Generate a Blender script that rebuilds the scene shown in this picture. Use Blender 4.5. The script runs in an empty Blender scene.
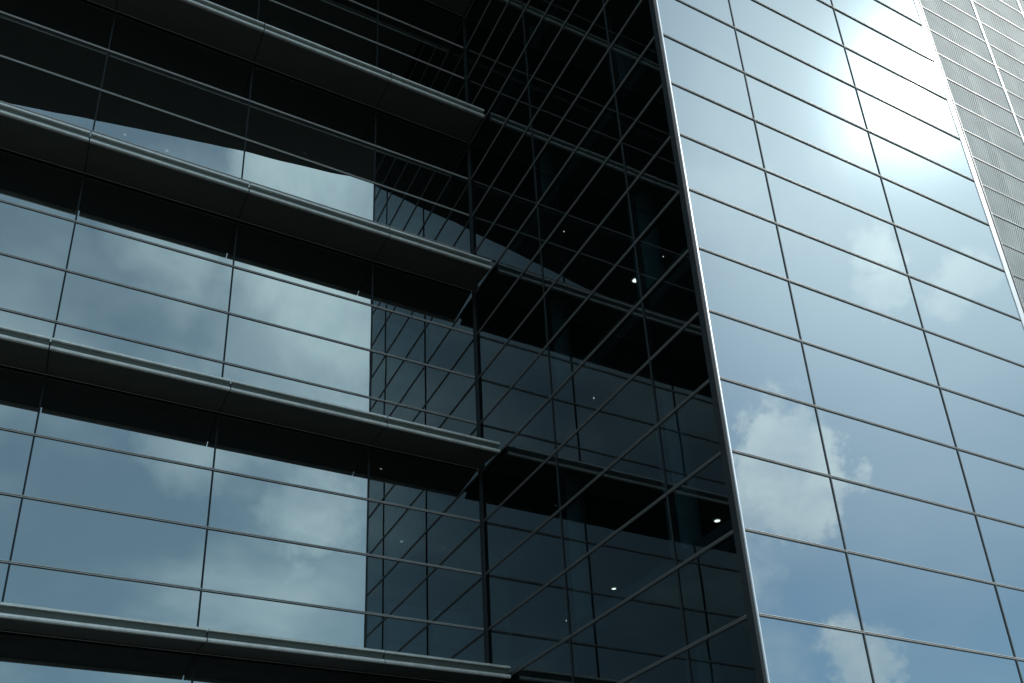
import bpy, bmesh, math, random
from mathutils import Vector, Matrix
random.seed(7)
sc = bpy.context.scene
COL = sc.collection

# ------------------------------------------------------------------ camera
EYE = 1.6
cam_d = bpy.data.cameras.new('camera')
cam = bpy.data.objects.new('camera', cam_d)
COL.objects.link(cam)
sc.camera = cam
RX = Vector((0.8939082, -0.4466573, -0.0377528))
UX = Vector((-0.1582638, -0.3932895, 0.9056909))
WX = Vector((0.4193812, 0.8036296, 0.4222544))
m = Matrix((RX, UX, -WX)).transposed().to_4x4()
m.translation = Vector((0, 0, EYE))
cam.matrix_world = m
cam_d.sensor_width = 36
cam_d.lens = 963.67 / 1024 * 36
cam_d.shift_x = (512 - 494.39) / 1024
cam_d.shift_y = (559.44 - 341.5) / 1024
cam_d.clip_start = 0.1
cam_d.clip_end = 6000

# ------------------------------------------------------------------ sky and sun
SUN = Vector((0.613, -0.337, 0.714)).normalized()
SUN_EL = math.asin(SUN.z)
SUN_AZ = math.atan2(SUN.x, SUN.y)
SKY_STRENGTH = 0.13
EXPOSURE = 0.0

world = bpy.data.worlds.new('World')
sc.world = world
world.use_nodes = True


class NT:
    """tiny node helper"""
    def __init__(self, tree):
        self.t = tree
        tree.nodes.clear()

    def n(self, typ, **kw):
        nd = self.t.nodes.new(typ)
        for k, v in kw.items():
            setattr(nd, k, v)
        return nd

    def link(self, a, b):
        self.t.links.new(a, b)

    def val(self, sock, v):
        if hasattr(v, 'is_output'):
            self.link(v, sock)
        else:
            sock.default_value = v

    def math(self, op, a, b=0.0, c=0.0, clamp=False):
        nd = self.n('ShaderNodeMath', operation=op)
        nd.use_clamp = clamp
        self.val(nd.inputs[0], a)
        self.val(nd.inputs[1], b)
        self.val(nd.inputs[2], c)
        return nd.outputs[0]

    def vm(self, op, a, b=(0, 0, 0), out=0, scale=None):
        nd = self.n('ShaderNodeVectorMath', operation=op)
        self.val(nd.inputs[0], a)
        self.val(nd.inputs[1], b)
        if scale is not None:
            self.val(nd.inputs[3], scale)
        return nd.outputs[out]

    def rng(self, v, a, b, c=0.0, d=1.0, smooth=True):
        nd = self.n('ShaderNodeMapRange')
        nd.interpolation_type = 'SMOOTHSTEP' if smooth else 'LINEAR'
        self.val(nd.inputs[0], v)
        for i, x in enumerate((a, b, c, d)):
            self.val(nd.inputs[i + 1], x)
        return nd.outputs[0]

    def noise(self, vec, scale, detail=4.0, rough=0.5, color=False):
        nd = self.n('ShaderNodeTexNoise')
        self.link(vec, nd.inputs['Vector'])
        nd.inputs['Scale'].default_value = scale
        nd.inputs['Detail'].default_value = detail
        nd.inputs['Roughness'].default_value = rough
        return nd.outputs[1 if color else 0]

    def mixc(self, f, a, b):
        nd = self.n('ShaderNodeMix', data_type='RGBA')
        self.val(nd.inputs[0], f)
        self.val(nd.inputs[6], a)
        self.val(nd.inputs[7], b)
        return nd.outputs[2]


def build_world():
    t = NT(world.node_tree)
    out = t.n('ShaderNodeOutputWorld')
    sky = t.n('ShaderNodeTexSky')
    sky.sky_type = 'NISHITA'
    sky.sun_disc = False
    sky.sun_elevation = SUN_EL
    sky.sun_rotation = SUN_AZ
    sky.air_density = 1.0
    sky.dust_density = 0.5
    sky.ozone_density = 1.2
    D = t.n('ShaderNodeTexCoord').outputs['Generated']
    sep = t.n('ShaderNodeSeparateXYZ')
    t.link(D, sep.inputs[0])
    # cloud plane coordinates for the loose high layer
    den = t.math('ADD', sep.outputs[2], 0.25)
    comb = t.n('ShaderNodeCombineXYZ')
    t.link(t.math('DIVIDE', sep.outputs[0], den), comb.inputs[0])
    t.link(t.math('DIVIDE', sep.outputs[1], den), comb.inputs[1])
    comb.inputs[2].default_value = 3.7
    P = comb.outputs[0]
    soft = t.rng(t.noise(P, 1.7, 5, 0.55), 0.44, 0.72)
    west = t.rng(sep.outputs[0], 0.45, 0.2)          # denser veil away from the sun
    layer = t.math('ADD', t.math('MULTIPLY', soft, t.math('MULTIPLY_ADD', west, 0.50, 0.15)), t.math('MULTIPLY', west, 0.24))
    # separate cumulus banks: a ball test round each bank's direction, its rim broken up by billows
    w1 = t.vm('SUBTRACT', t.noise(D, 6.0, 2, 0.5, color=True), (0.5, 0.5, 0.5))
    Dw = t.vm('ADD', D, t.vm('SCALE', w1, scale=0.10))
    bil = t.math('SUBTRACT', t.noise(D, 22.0, 8, 0.62), 0.5)
    acc = None
    # direction, radius, rim width, amount, strength of the billows
    banks = [((0.636, -0.600, 0.487), 0.056, 0.013, 0.85, 0.12),
             ((0.662, -0.600, 0.452), 0.050, 0.013, 0.80, 0.12),
             ((0.628, -0.632, 0.454), 0.045, 0.014, 0.70, 0.10),
             ((0.640, -0.668, 0.380), 0.034, 0.030, 0.50, 0.12),
             ((0.722, -0.630, 0.284), 0.034, 0.013, 0.80, 0.12),
             ((0.640, -0.705, 0.300), 0.050, 0.040, 0.40, 0.12),
             ((0.645, -0.442, 0.625), 0.028, 0.012, 0.90, 0.12),
             ((0.654, -0.458, 0.602), 0.024, 0.012, 0.75, 0.12),
             ((0.694, -0.415, 0.589), 0.022, 0.014, 0.55, 0.12),
             ((0.500, -0.500, 0.700), 0.050, 0.060, 0.35, 0.12),
             ((0.200, -0.735, 0.640), 0.115, 0.090, 1.00, 0.07),
             ((0.080, -0.750, 0.660), 0.090, 0.100, 0.80, 0.07),
             ((0.210, -0.790, 0.570), 0.080, 0.060, 0.95, 0.08),
             ((0.230, -0.850, 0.470), 0.060, 0.035, 0.95, 0.09),
             ((0.120, -0.850, 0.520), 0.060, 0.060, 0.70, 0.08),
             ((0.030, -0.845, 0.540), 0.050, 0.060, 0.55, 0.08),
             ((0.250, -0.890, 0.390), 0.035, 0.030, 0.80, 0.08),
             ((0.190, -0.650, 0.720), 0.090, 0.060, 1.00, 0.08)]
    for c, rad, rim, amt, ba in banks:
        dist = t.vm('DISTANCE', Dw, c, out=1)
        dd = t.math('MULTIPLY_ADD', bil, -ba, dist)
        b = t.math('MULTIPLY', t.rng(dd, rad + rim, rad - rim), amt)
        acc = b if acc is None else t.math('MAXIMUM', acc, b)
    tex = t.rng(t.noise(Dw, 9.0, 5, 0.55), 0.34, 0.66, t.math('MULTIPLY_ADD', west, 0.34, 0.30), 1.06)
    cov = t.math('MAXIMUM', layer, t.math('MULTIPLY', acc, tex), clamp=True)
    # light through haze and thin cloud round the sun
    ca = t.math('MAXIMUM', t.vm('DOT_PRODUCT', D, tuple(SUN), out=1), 0.0)
    aur = t.math('ADD', t.math('MULTIPLY', t.math('POWER', ca, 21.0), 1.08),
                 t.math('MULTIPLY', t.math('POWER', ca, 650.0), 5.0))
    sk = t.vm('SCALE', sky.outputs[0], scale=SKY_STRENGTH)
    sk = t.vm('MULTIPLY', sk, t.mixc(west, (0.60, 0.83, 0.85, 1), (0.52, 0.80, 0.82, 1)))
    cl_b = t.math('MULTIPLY_ADD', t.math('POWER', ca, 8.0), 0.35, 1.15)
    cl = t.vm('SCALE', t.mixc(west, (0.78, 0.94, 0.97, 1), (0.94, 1.15, 1.24, 1)), scale=cl_b)
    col = t.mixc(cov, sk, cl)
    av = t.vm('SCALE', (0.86, 1.0, 1.03), scale=aur)
    tot = t.vm('ADD', col, av)
    bg = t.n('ShaderNodeBackground')
    t.link(tot, bg.inputs[0])
    bg.inputs[1].default_value = 1.0
    t.link(bg.outputs[0], out.inputs[0])


build_world()

sun_d = bpy.data.lights.new('sun', 'SUN')
sun_d.energy = 2.4
sun_d.angle = math.radians(0.5)
sun_d.color = (1.0, 0.96, 0.9)
sun = bpy.data.objects.new('sun', sun_d)
COL.objects.link(sun)
sun.rotation_euler = SUN.to_track_quat('Z', 'Y').to_euler()

sc.view_settings.view_transform = 'Standard'
sc.view_settings.look = 'None'
sc.view_settings.exposure = EXPOSURE
sc.view_settings.gamma = 1
sc.view_settings.use_curve_mapping = False
sc.render.engine = 'CYCLES'
sc.cycles.max_bounces = 14
sc.cycles.glossy_bounces = 6
sc.cycles.transparent_max_bounces = 16
sc.cycles.diffuse_bounces = 3
sc.cycles.sample_clamp_indirect = 4
sc.cycles.caustics_reflective = False
sc.cycles.use_denoising = True


# ------------------------------------------------------------------ materials
def new_mat(name):
    mt = bpy.data.materials.new(name)
    mt.use_nodes = True
    return mt, NT(mt.node_tree)


def glass_mat(name, ior, refl, trans, wave=0.0010, wscale=0.9, dust=0.004, glow_rough=0.2, glow2=0.0015, floor=0.0):
    mt, t = new_mat(name)
    out = t.n('ShaderNodeOutputMaterial')
    oc = t.n('ShaderNodeTexCoord').outputs['Object']
    # every pane bows in its own way
    rnd = t.n('ShaderNodeObjectInfo').outputs['Random']
    cmb = t.n('ShaderNodeCombineXYZ')
    t.link(t.math('MULTIPLY', rnd, 37.0), cmb.inputs[0])
    t.link(t.math('MULTIPLY', rnd, 71.0), cmb.inputs[1])
    h = t.noise(t.vm('ADD', oc, cmb.outputs[0]), wscale, 1.5, 0.4)
    bump = t.n('ShaderNodeBump')
    bump.inputs['Strength'].default_value = 1.0
    bump.inputs['Distance'].default_value = wave
    t.link(h, bump.inputs['Height'])
    g = t.n('ShaderNodeBsdfGlossy')
    g.inputs['Color'].default_value = (*refl, 1)
    g.inputs['Roughness'].default_value = 0.0
    t.link(bump.outputs[0], g.inputs['Normal'])
    g2 = t.n('ShaderNodeBsdfGlossy')          # streaky rough film added to spread a glow round the reflected sun
    g2.inputs['Color'].default_value = (0.9, 0.97, 1.0, 1)
    g2.inputs['Roughness'].default_value = glow_rough
    tr = t.n('ShaderNodeBsdfTransparent')
    tr.inputs['Color'].default_value = (*trans, 1)
    fr = t.n('ShaderNodeFresnel')
    fr.inputs['IOR'].default_value = ior
    f = t.math('ADD', fr.outputs[0], floor, clamp=True)
    mx = t.n('ShaderNodeMixShader')
    t.link(f, mx.inputs[0])
    t.link(tr.outputs[0], mx.inputs[1])
    t.link(g.outputs[0], mx.inputs[2])
    streak = t.n('ShaderNodeMapping')
    streak.inputs['Scale'].default_value = (1.0, 1.0, 0.25)
    t.link(oc, streak.inputs[0])
    dn = t.rng(t.noise(streak.outputs[0], 2.2, 5, 0.6), 0.3, 0.75, dust * 0.6, dust * 1.5)
    mx2 = t.n('ShaderNodeMixShader')
    t.link(dn, mx2.inputs[0])
    t.link(mx.outputs[0], mx2.inputs[1])
    t.link(g2.outputs[0], mx2.inputs[2])
    g3 = t.n('ShaderNodeBsdfGlossy')          # wider scatter of the same film
    g3.inputs['Color'].default_value = (0.9, 0.97, 1.0, 1)
    g3.inputs['Roughness'].default_value = 0.42
    mx4 = t.n('ShaderNodeMixShader')
    mx4.inputs[0].default_value = glow2
    t.link(mx2.outputs[0], mx4.inputs[1])
    t.link(g3.outputs[0], mx4.inputs[2])
    mx2 = mx4
    geo = t.n('ShaderNodeNewGeometry')
    clear = t.n('ShaderNodeBsdfTransparent')
    mx3 = t.n('ShaderNodeMixShader')
    t.link(geo.outputs['Backfacing'], mx3.inputs[0])
    t.link(mx2.outputs[0], mx3.inputs[1])
    t.link(clear.outputs[0], mx3.inputs[2])
    t.link(mx3.outputs[0], out.inputs[0])
    return mt


def solid(name, col, rough=0.5, metal=0.0, var=0.12, scale=3.0, spec=0.5, stretch=(1, 1, 1)):
    mt, t = new_mat(name)
    out = t.n('ShaderNodeOutputMaterial')
    b = t.n('ShaderNodeBsdfPrincipled')
    oc = t.n('ShaderNodeTexCoord').outputs['Object']
    mp = t.n('ShaderNodeMapping')
    mp.inputs['Scale'].default_value = stretch
    t.link(oc, mp.inputs[0])
    nz = t.noise(mp.outputs[0], scale, 6, 0.62)
    k = t.rng(nz, 0.25, 0.75, 1 - var, 1 + var, smooth=False)
    t.link(t.vm('SCALE', col, scale=k), b.inputs['Base Color'])
    b.inputs['Metallic'].default_value = metal
    t.link(t.rng(nz, 0.25, 0.75, max(0.03, rough - 0.06), rough + 0.08, smooth=False), b.inputs['Roughness'])
    b.inputs['Specular IOR Level'].default_value = spec
    t.link(b.outputs[0], out.inputs[0])
    return mt


def perforated_mat():
    mt, t = new_mat('perforated_sheet')
    out = t.n('ShaderNodeOutputMaterial')
    b = t.n('ShaderNodeBsdfPrincipled')
    b.inputs['Metallic'].default_value = 0.0
    b.inputs['Roughness'].default_value = 0.55
    b.inputs['Specular IOR Level'].default_value = 0.035
    oc = t.n('ShaderNodeTexCoord').outputs['Object']
    nz = t.noise(oc, 1.3, 5, 0.6)
    t.link(t.vm('SCALE', (0.74, 0.78, 0.76), scale=t.rng(nz, 0.3, 0.7, 0.88, 1.1)), b.inputs['Base Color'])
    sp = t.n('ShaderNodeSeparateXYZ')
    t.link(oc, sp.inputs[0])
    pitch = 0.05
    # staggered rows of round holes
    u = t.math('DIVIDE', sp.outputs[0], pitch)
    v = t.math('DIVIDE', sp.outputs[2], pitch * 0.866)
    row = t.math('FLOOR', v)
    odd = t.math('MULTIPLY', t.math('FRACT', t.math('MULTIPLY', row, 0.5)), 1.0)
    fu = t.math('SUBTRACT', t.math('FRACT', t.math('ADD', u, odd)), 0.5)
    fv = t.math('MULTIPLY', t.math('SUBTRACT', t.math('FRACT', v), 0.5), 0.866)
    rr = t.math('ADD', t.math('MULTIPLY', fu, fu), t.math('MULTIPLY', fv, fv))
    hole = t.math('LESS_THAN', rr, 0.35 ** 2)
    tr = t.n('ShaderNodeBsdfTransparent')
    mx = t.n('ShaderNodeMixShader')
    t.link(hole, mx.inputs[0])
    t.link(b.outputs[0], mx.inputs[1])
    t.link(tr.outputs[0], mx.inputs[2])
    t.link(mx.outputs[0], out.inputs[0])
    return mt


def emit_mat(name, col, s):
    mt, t = new_mat(name)
    out = t.n('ShaderNodeOutputMaterial')
    e = t.n('ShaderNodeEmission')
    e.inputs[0].default_value = (*col, 1)
    e.inputs[1].default_value = s
    t.link(e.outputs[0], out.inputs[0])
    return mt


M = {
    'glass_coated': glass_mat('coated_mirror_glass', 3.8, (0.84, 0.98, 0.98), (0.035, 0.05, 0.055), wave=0.0022, wscale=0.7, dust=0.002),
    'glass_front': glass_mat('coated_front_glass', 4.6, (0.92, 0.98, 1.0), (0.08, 0.11, 0.12), wave=0.0010, wscale=0.5, dust=0.0042, glow_rough=0.115),
    'glass_dark': glass_mat('dark_side_glass', 1.55, (0.85, 0.97, 1.0), (0.22, 0.31, 0.33), wave=0.0014, wscale=0.8, dust=0.002),
    'alu': solid('anodised_aluminium', (0.66, 0.65, 0.62), 0.42, 0.2, 0.1, 2.0),
    'alu_light': solid('pale_aluminium', (0.72, 0.74, 0.75), 0.36, 0.35, 0.06, 2.0),
    'gasket': solid('black_gasket', (0.025, 0.027, 0.028), 0.6, 0.0, 0.15, 6.0, 0.3),
    'joint': solid('dark_joint', (0.035, 0.042, 0.045), 0.7, 0.0, 0.15, 6.0, 0.12),
    'joint_pale': solid('grey_joint', (0.17, 0.19, 0.195), 0.7, 0.0, 0.15, 6.0, 0.2),
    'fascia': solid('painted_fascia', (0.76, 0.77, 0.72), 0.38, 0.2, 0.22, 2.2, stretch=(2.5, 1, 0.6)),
    'channel': solid('shaded_channel', (0.11, 0.13, 0.115), 0.5, 0.0, 0.15, 1.6, 0.3),
    'alu_dark': solid('darkened_aluminium', (0.24, 0.24, 0.23), 0.45, 0.2, 0.1, 2.0),
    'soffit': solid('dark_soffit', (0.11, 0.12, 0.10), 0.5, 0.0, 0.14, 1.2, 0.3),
    'slab': solid('interior_slab', (0.10, 0.12, 0.12), 0.8, 0.0, 0.1, 1.0, 0.2),
    'column': solid('interior_column', (0.22, 0.32, 0.33), 0.6, 0.0, 0.08, 1.0, 0.3),
    'core': solid('interior_wall', (0.10, 0.14, 0.15), 0.85, 0.0, 0.15, 0.6, 0.2),
    'wall': solid('rear_cladding', (0.30, 0.31, 0.31), 0.6, 0.1, 0.1, 0.7),
    'screen_back': solid('wall_behind_screen', (0.30, 0.31, 0.31), 0.7, 0.0, 0.12, 0.8),
    'perf': perforated_mat(),
    'white': solid('white_trim', (0.80, 0.82, 0.82), 0.35, 0.1, 0.04, 1.5),
    'lamp': emit_mat('lamp_glow', (1.0, 0.93, 0.78), 5.0),
    'paving': solid('stone_paving', (0.10, 0.10, 0.098), 0.8, 0.0, 0.18, 0.4),
}


# ------------------------------------------------------------------ helpers
def link_mesh(name, bm, mats, parent=None):
    bmesh.ops.recalc_face_normals(bm, faces=bm.faces)
    me = bpy.data.meshes.new(name)
    bm.to_mesh(me)
    bm.free()
    o = bpy.data.objects.new(name, me)
    COL.objects.link(o)
    for mm in (mats if isinstance(mats, (list, tuple)) else [mats]):
        me.materials.append(mm)
    if parent is not None:
        # vertices are in world metres: hang the child so that it stays there
        o.parent = parent
        off = Vector((0, 0, 0))
        p = parent
        while p is not None:
            off += p.location
            p = p.parent
        me.transform(Matrix.Translation(-off))
    return o


def centre_origin(o):
    """put a part's origin at its own centre (vertices stay where they are)"""
    me = o.data
    c = sum((v.co for v in me.vertices), Vector()) / len(me.vertices)
    me.transform(Matrix.Translation(-c))
    o.location = o.location + c
    return o


def prism(bm, pts, a, b, fmap, mi=0):
    """profile pts (n, z) swept from u=a to u=b; fmap(u, n, z) gives world coordinates"""
    va = [bm.verts.new(fmap(a, n, z)) for n, z in pts]
    vb = [bm.verts.new(fmap(b, n, z)) for n, z in pts]
    k = len(pts)
    fs = [bm.faces.new(va), bm.faces.new(vb[::-1])]
    for i in range(k):
        fs.append(bm.faces.new((va[i], vb[i], vb[(i + 1) % k], va[(i + 1) % k])))
    for f in fs:
        f.material_index = mi
    return fs


def box(bm, u0, u1, n0, n1, z0, z1, fmap, mi=0):
    return prism(bm, [(n0, z0), (n1, z0), (n1, z1), (n0, z1)], u0, u1, fmap, mi)


def thing(name, label, cat, loc, group=None):
    o = bpy.data.objects.new(name, None)
    COL.objects.link(o)
    o.location = loc
    o['label'] = label
    o['category'] = cat
    if group:
        o['group'] = group
    return o


# ------------------------------------------------------------------ the lattice of the facades
Z0 = EYE + 0.639            # height of module line 0
YA = 13.238                 # recessed wall
YC = 7.110                  # projecting front
XB = 6.725                  # side wall of the projecting block
XT = 13.36                  # right end of the projecting front
JT = 23                     # top module line


def zl(j):
    return Z0 + j


face_a = lambda u, n, z: Vector((u, YA - n, z))       # n = out of the wall
face_b = lambda u, n, z: Vector((XB - n, u, z))
face_c = lambda u, n, z: Vector((u, YC - n, z))
world_map = lambda u, n, z: Vector((u, n, z))

ax = [4.62 - 2.5 * k for k in range(6)][::-1] + [XB]   # module lines of the recessed wall
by = [YC, 8.235, 10.71, YA]
cx = [XB, 8.30, 10.845, XT]

# ------------------------------------------------------------------ ground
bm = bmesh.new()
box(bm, -2500, 2500, -2500, 2500, -0.5, 0, world_map)
g = link_mesh('ground', bm, M['paving'])
g['kind'] = 'structure'

# ------------------------------------------------------------------ glazing
def pane(name, parent, fmap, u0, u1, z0, z1, mat, tilt=(0.0, 0.0), sp=0.0006):
    bm = bmesh.new()
    uc, zc = (u0 + u1) / 2, (z0 + z1) / 2
    tu = tilt[0] + random.gauss(0, sp)
    tz = tilt[1] + random.gauss(0, sp)
    g_ = 0.012

    def fm(u, n, z):
        return fmap(u, n + tu * (u - uc) + tz * (z - zc), z)
    box(bm, u0 + g_, u1 - g_, -0.028, 0.0, z0 + g_, z1 - g_, fm)
    return link_mesh(name, bm, mat, parent)


def transom(parent, fmap, u0, u1, z, mats, k=0.92):
    bm = bmesh.new()
    # two raised ribs with a dark groove between them and a dark gasket below
    for lo_, hi_ in ((-0.019 * k, -0.005 * k), (0.005 * k, 0.019 * k)):
        prism(bm, [(-0.05, z + lo_), (0.013, z + lo_), (0.017, z + lo_ + 0.004), (0.017, z + hi_ - 0.004),
                   (0.013, z + hi_), (-0.05, z + hi_)], u0, u1, fmap, 0)
    box(bm, u0, u1, -0.05, 0.004, z - 0.0048 * k, z + 0.0048 * k, fmap, 1)
    box(bm, u0, u1, -0.05, 0.006, z - 0.031 * k, z - 0.0195 * k, fmap, 1)
    return link_mesh('transom', bm, mats, parent)


def joint(parent, fmap, u, z0, z1, w=0.034, name='mullion', mat=None, n1=0.014):
    bm = bmesh.new()
    box(bm, u - w / 2, u + w / 2, -0.10, n1, z0, z1, fmap)
    return link_mesh(name, bm, mat or M['joint'], parent)


def segments(lo, hi, breaks):
    s = [lo] + [b for b in breaks if lo < b < hi] + [hi]
    return list(zip(s[:-1], s[1:]))


# ================================================================== recessed wing
wing = thing('recessed_office_wing', 'long recessed office wing of mirrored glass with dark projecting sunshade ledges', 'building', (0, YA, 0))
Lx, Rx = ax[0], XB
for j in range(-2, JT):
    for k in range(len(ax) - 1):
        visible = (3 <= j <= 21) and k >= 2
        if not visible:
            continue
        t0 = 0.0018 if k >= 4 else 0.0
        pane('window_pane', wing, face_a, ax[k], ax[k + 1], zl(j), zl(j + 1), M['glass_coated'], (t0, 0.0))
bm = bmesh.new()
for j in range(-2, JT):
    for k in range(len(ax) - 1):
        if not ((3 <= j <= 21) and k >= 2):
            box(bm, ax[k] + .012, ax[k + 1] - .012, -0.028, 0, zl(j) + .012, zl(j + 1) - .012, face_a)
o = link_mesh('outer_glazing', bm, M['glass_coated'], wing)
o['kind'] = 'stuff'
for j in range(-1, JT + 1):
    if j % 4 == 0 and j >= 0:
        continue          # a sunshade ledge covers this line
    transom(wing, face_a, Lx, Rx - 0.075, zl(j), [M['alu'], M['gasket']])
for k, u in enumerate(ax[:-1]):
    joint(wing, face_a, u, 0.004, zl(JT), 0.026)
joint(wing, face_a, XB - 0.030, 0.004, zl(JT), 0.054, 'corner_post', M['joint'], 0.03)

# sunshade ledges, one per storey
P = 0.88
for j in range(0, JT, 4):
    zz = zl(j) + 0.03
    x0, x1 = Lx, XB - 0.065
    bm = bmesh.new()
    prism(bm, [(0.04, zz + 0.004), (P - 0.10, zz - 0.083), (P - 0.10, zz + 0.05), (0.04, zz + 0.09)], x0, x1, face_a)
    shade = link_mesh('sunshade', bm, M['gasket'], wing)
    for a, b in segments(x0, x1, ax):
        bm = bmesh.new()
        a2, b2 = a + 0.009, b - 0.009
        # underside panel
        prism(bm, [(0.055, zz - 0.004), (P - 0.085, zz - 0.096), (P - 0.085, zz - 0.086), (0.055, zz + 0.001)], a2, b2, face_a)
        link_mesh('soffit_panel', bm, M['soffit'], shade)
        bm = bmesh.new()
        # fascia: rounded nose below, flange on top, deep channel between, painted dark for its shade
        nose = [(P - 0.095, zz - 0.098), (P - 0.055, zz - 0.126), (P - 0.028, zz - 0.133), (P - 0.008, zz - 0.124),
                (P, zz - 0.104), (P - 0.004, zz - 0.088), (P - 0.014, zz - 0.074), (P - 0.032, zz - 0.066), (P - 0.092, zz - 0.062)]
        prism(bm, nose, a2, b2, face_a, 0)
        flange = [(P - 0.095, zz + 0.030), (P - 0.006, zz + 0.030), (P - 0.002, zz + 0.058), (P - 0.010, zz + 0.064),
                  (P - 0.095, zz + 0.064)]
        prism(bm, flange, a2, b2, face_a, 0)
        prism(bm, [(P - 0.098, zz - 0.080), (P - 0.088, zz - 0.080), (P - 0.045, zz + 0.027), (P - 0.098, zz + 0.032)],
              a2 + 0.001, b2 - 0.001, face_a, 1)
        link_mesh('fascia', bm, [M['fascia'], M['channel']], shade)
    bm = bmesh.new()      # thin bright flashing where the ledge meets the glass
    box(bm, x0, x1, 0.036, 0.042, zz - 0.018, zz - 0.009, face_a)
    link_mesh('flashing', bm, M['alu'], shade)

# rooms behind the glass
for j in range(0, JT + 1, 4):
    bm = bmesh.new()
    box(bm, Lx, XB + 0.2, YA + 0.12, YA + 12, zl(j) - 0.10, zl(j) + 0.25, world_map)
    link_mesh('floor_slab', bm, M['slab'], wing)
for cxp in (-8.0, -3.0, 2.0):
    for cyp in (YA + 1.6, YA + 7.5):
        bm = bmesh.new()
        bmesh.ops.create_cone(bm, cap_ends=True, segments=28, radius1=0.28, radius2=0.28, depth=zl(JT) - 0.3,
                              matrix=Matrix.Translation((cxp, cyp, (zl(JT) - 0.3) / 2 + 0.01)))
        link_mesh('column', bm, M['column'], wing)
bm = bmesh.new()
box(bm, Lx, XB + 0.2, YA + 12.02, YA + 12.3, 0.004, zl(JT) + 0.4, world_map)
link_mesh('rear_wall', bm, M['wall'], wing)
bm = bmesh.new()
box(bm, Lx - 0.3, Lx - 0.01, YA - 0.02, YA + 12.3, 0.004, zl(JT) + 0.4, world_map)
link_mesh('end_wall', bm, M['wall'], wing)
bm = bmesh.new()
box(bm, Lx, XB + 0.2, YA + 4.5, YA + 4.7, 0.004, zl(JT) - 0.2, world_map)
link_mesh('core_wall', bm, M['core'], wing)
# deep roof overhang above the recess; its front edge runs slightly askew
ZC = EYE + 22.9
bm = bmesh.new()
edge = [(-16.0, 2.26), (-3.0, 4.28), (3.3, 5.29), (5.9, 5.62), (8.2, 5.98)]
pts = [Vector((x, y, 0)) for x, y in edge] + [Vector((8.2, YC - 0.08, 0)), Vector((XB - 0.06, YC - 0.08, 0)), Vector((XB - 0.06, YA + 12.3, 0)), Vector((-16.0, YA + 12.3, 0))]
lo = [bm.verts.new(p + Vector((0, 0, ZC))) for p in pts]
hi = [bm.verts.new(p + Vector((0, 0, ZC + 0.8))) for p in pts]
bm.faces.new(lo[::-1])
bm.faces.new(hi)
for i in range(len(pts)):
    bm.faces.new((lo[i], lo[(i + 1) % len(pts)], hi[(i + 1) % len(pts)], hi[i]))
link_mesh('roof_overhang', bm, M['soffit'], wing)

# ================================================================== projecting block
tower = thing('projecting_glass_block', 'projecting glass office block with a dark side wall and a bright sky-reflecting front', 'building', (XB, YC, 0))
TOP = 26
for j in range(2, 22):
    for k in range(3):
        pane('side_window_pane', tower, face_b, by[k], by[k + 1], zl(j), zl(j + 1), M['glass_dark'])
for j in range(2, 22):
    for k in range(3):
        pane('front_window_pane', tower, face_c, cx[k], cx[k + 1], zl(j), zl(j + 1), M['glass_front'], sp=0.0004)
bm = bmesh.new()
bm2 = bmesh.new()
for j in list(range(-2, 2)) + list(range(22, TOP)):
    for k in range(3):
        box(bm, by[k] + .012, by[k + 1] - .012, -0.028, 0, zl(j) + .012, zl(j + 1) - .012, face_b)
        box(bm2, cx[k] + .012, cx[k + 1] - .012, -0.028, 0, zl(j) + .012, zl(j + 1) - .012, face_c)
link_mesh('outer_side_glazing', bm, M['glass_dark'], tower)['kind'] = 'stuff'
link_mesh('outer_front_glazing', bm2, M['glass_front'], tower)['kind'] = 'stuff'
for j in range(-1, TOP + 1):
    transom(tower, face_b, YC + 0.087, YA - 0.04, zl(j), [M['alu_dark'], M['gasket']]).name = 'side_transom'  # side wall's dimmer light painted in as darker metal
    transom(tower, face_c, XB + 0.078, XT - 0.002, zl(j), [M['alu'], M['joint_pale']], 0.72).name = 'front_transom'
for u in by[1:3]:
    joint(tower, face_b, u, 0.004, zl(TOP), 0.024).name = 'side_mullion'
for u in cx[1:3]:
    joint(tower, face_c, u, 0.004, zl(TOP), 0.013, mat=M['joint_pale']).name = 'front_mullion'
bm = bmesh.new()
box(bm, XB + 0.036, XB + 0.070, YC - 0.022, YC + 0.03, 0.004, zl(TOP) + 0.1, world_map)
bmesh.ops.bevel(bm, geom=[e for e in bm.edges if abs(e.verts[0].co.z - e.verts[1].co.z) > 1], offset=0.008, segments=2, affect='EDGES')
link_mesh('corner_trim', bm, M['alu_light'], tower)
bm = bmesh.new()
box(bm, XB - 0.008, XB + 0.032, YC - 0.014, YC + 0.085, 0.004, zl(TOP) + 0.1, world_map)
link_mesh('corner_return', bm, M['joint'], tower)
bm = bmesh.new()
box(bm, XT + 0.0, XT + 0.145, YC - 0.008, YC + 0.04, 0.004, zl(TOP) + 0.1, world_map)
bmesh.ops.bevel(bm, geom=[e for e in bm.edges if abs(e.verts[0].co.z - e.verts[1].co.z) > 1], offset=0.012, segments=2, affect='EDGES')
link_mesh('end_trim', bm, M['white'], tower)
for j in range(0, TOP + 1, 4):
    bm = bmesh.new()
    box(bm, XB + 0.12, XT + 0.1, YC + 0.12, YA + 12, zl(j) - 0.10, zl(j) + 0.25, world_map)
    link_mesh('floor_slab', bm, M['slab'], tower)
for cyp in (9.88, 12.85, 15.85):
    for cxp in (8.3, 12.6):
        bm = bmesh.new()
        bmesh.ops.create_cone(bm, cap_ends=True, segments=28, radius1=0.24, radius2=0.24, depth=zl(TOP) - 0.3,
                              matrix=Matrix.Translation((cxp, cyp, (zl(TOP) - 0.3) / 2 + 0.01)))
        link_mesh('column', bm, M['column'], tower)
bm = bmesh.new()
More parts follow.
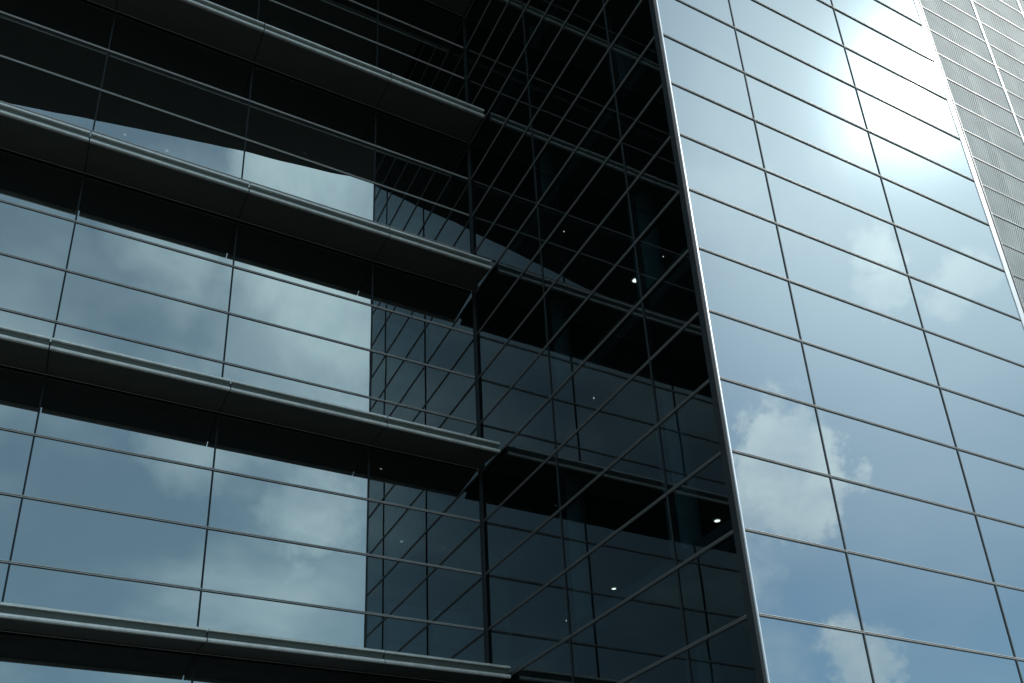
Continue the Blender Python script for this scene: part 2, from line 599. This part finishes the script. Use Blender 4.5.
box(bm, XB + 0.25, XT + 0.1, YA + 12.02, YA + 12.3, 0.004, zl(TOP) + 0.4, world_map)
link_mesh('rear_wall', bm, M['wall'], tower)
bm = bmesh.new()
box(bm, XB - 0.02, XT + 0.12, YC - 0.06, YA + 12.3, zl(TOP) + 0.102, zl(TOP) + 0.7, world_map)
link_mesh('roof_slab', bm, M['soffit'], tower)

# ================================================================== perforated wing
PX = XT + 0.17
pw = 1.90
perf = thing('perforated_metal_wing', 'grey wing clad in perforated metal screens right of the white edge trim', 'building', (PX, YC, 0))
ph = 2 / 3
n_cols = 5
rows = [zl(10) + ph * k for k in range(-17, 25)]
for i in range(n_cols):
    for r, z in enumerate(rows):
        jj = z - Z0
        vis = (jj > 7.5 and i <= 1) or (jj > 14 and i == 2)
        if not vis or jj > 21.5:
            continue
        bm = bmesh.new()
        u0, u1 = PX + pw * i, PX + pw * (i + 1)
        box(bm, u0 + 0.012, u1 - 0.040, 0.000, 0.004, z + 0.014, z + ph - 0.014, face_c)
        link_mesh('perforated_panel', bm, M['perf'], perf)
bm = bmesh.new()
for i in range(n_cols):
    for r, z in enumerate(rows):
        jj = z - Z0
        vis = ((jj > 7.5 and i <= 1) or (jj > 14 and i == 2)) and jj <= 21.5
        if vis:
            continue
        u0, u1 = PX + pw * i, PX + pw * (i + 1)
        box(bm, u0 + 0.012, u1 - 0.040, 0.000, 0.004, z + 0.014, z + ph - 0.014, face_c)
link_mesh('outer_perforated_panels', bm, M['perf'], perf)['kind'] = 'stuff'
for r, z in enumerate(rows):
    bm = bmesh.new()
    box(bm, PX, PX + pw * n_cols, -0.02, 0.014, z - 0.008, z + 0.001, face_c, 0)
    box(bm, PX, PX + pw * n_cols, -0.02, 0.008, z - 0.026, z - 0.0105, face_c, 1)
    link_mesh('screen_rail', bm, [M['alu'], M['gasket']], perf)
for i in range(n_cols + 1):
    bm = bmesh.new()
    u = PX + pw * i
    if i == 0:
        box(bm, u - 0.012, u + 0.010, -0.02, 0.016, 0.004, rows[-1] + ph, face_c)
    else:
        box(bm, u - 0.036, u + 0.008, -0.02, 0.018, 0.004, rows[-1] + ph, face_c)
    link_mesh('screen_post', bm, M['alu_dark'] if i == 0 else M['white'], perf)
for i in range(n_cols):
    bm = bmesh.new()
    u = PX + pw * (i + 0.5)
    box(bm, u - 0.09, u + 0.09, -0.16, -0.03, 0.004, rows[-1] + ph, face_c)
    link_mesh('screen_support', bm, M['gasket'], perf)
bm = bmesh.new()
box(bm, PX - 0.02, PX + pw * n_cols, YC + 0.30, YA + 12.3, 0.004, rows[-1] + ph, world_map)
link_mesh('inner_wall', bm, M['screen_back'], perf)

# ================================================================== recessed downlights behind the glass
def downlight(x, y, z, label, r=0.055):
    t = thing('recessed_downlight', label, 'ceiling light', (x, y, z), 'small round downlights glowing behind the glass')
    bm = bmesh.new()
    N = 24
    prof = [(r, 0.0), (r * 1.25, 0.0), (r * 1.32, -0.006), (r * 1.25, -0.012), (r, -0.010)]
    rings = []
    for k in range(N):
        a = 2 * math.pi * k / N
        rings.append([bm.verts.new((x + math.cos(a) * q, y + math.sin(a) * q, z + h)) for q, h in prof])
    for k in range(N):
        for q in range(len(prof)):
            bm.faces.new((rings[k][q], rings[(k + 1) % N][q], rings[(k + 1) % N][(q + 1) % 5], rings[k][(q + 1) % 5]))
    link_mesh('trim_ring', bm, M['alu_light'], t)
    bm = bmesh.new()
    bmesh.ops.create_uvsphere(bm, u_segments=20, v_segments=8, radius=r * 0.96,
                              matrix=Matrix.Translation((x, y, z - 0.004)) @ Matrix.Diagonal((1, 1, 0.22, 1)))
    link_mesh('bulb', bm, M['lamp'], t)


e = 1.6 - 0.012
downlight(9.30, 11.52, 12.54 + e, 'brightest lone downlight high in the dark side wall', 0.055)
downlight(11.74, 12.97, 8.54 + e, 'downlight nearest the silver corner trim, low in the dark side wall', 0.058)
downlight(11.69, 16.61, 8.54 + e, 'middle downlight of the low slanting row in the dark side wall', 0.05)
downlight(11.72, 18.71, 8.54 + e, 'lowest downlight, near the bottom edge of the dark side wall', 0.055)
downlight(7.40, 10.97, 12.54 + e, 'tiny faint downlight right of the inner corner, farthest left in the dark side wall', 0.010)
downlight(9.41, 10.76, 12.54 + e, 'tiny faint downlight just above the bright one in the dark side wall', 0.010)
downlight(7.25, 10.34, 8.54 + e, 'tiny faint downlight at mid height of the dark side wall', 0.010)
downlight(4.98, 13.64, 8.54 + e, 'small downlight in the dark strip just under a ledge, left of the inner corner', 0.026)
downlight(0.14, 15.84, 16.54 + e, 'left one of two pale specks in the reflected sky under the top dark glass', 0.03)
downlight(0.98, 15.90, 16.54 + e, 'right one of two pale specks in the reflected sky under the top dark glass', 0.03)
downlight(3.60, 14.76, 16.54 + e, 'left one of two faint specks in the dark glass above the curved sky edge', 0.010)
downlight(4.20, 14.80, 16.54 + e, 'right one of two faint specks in the dark glass above the curved sky edge', 0.010)
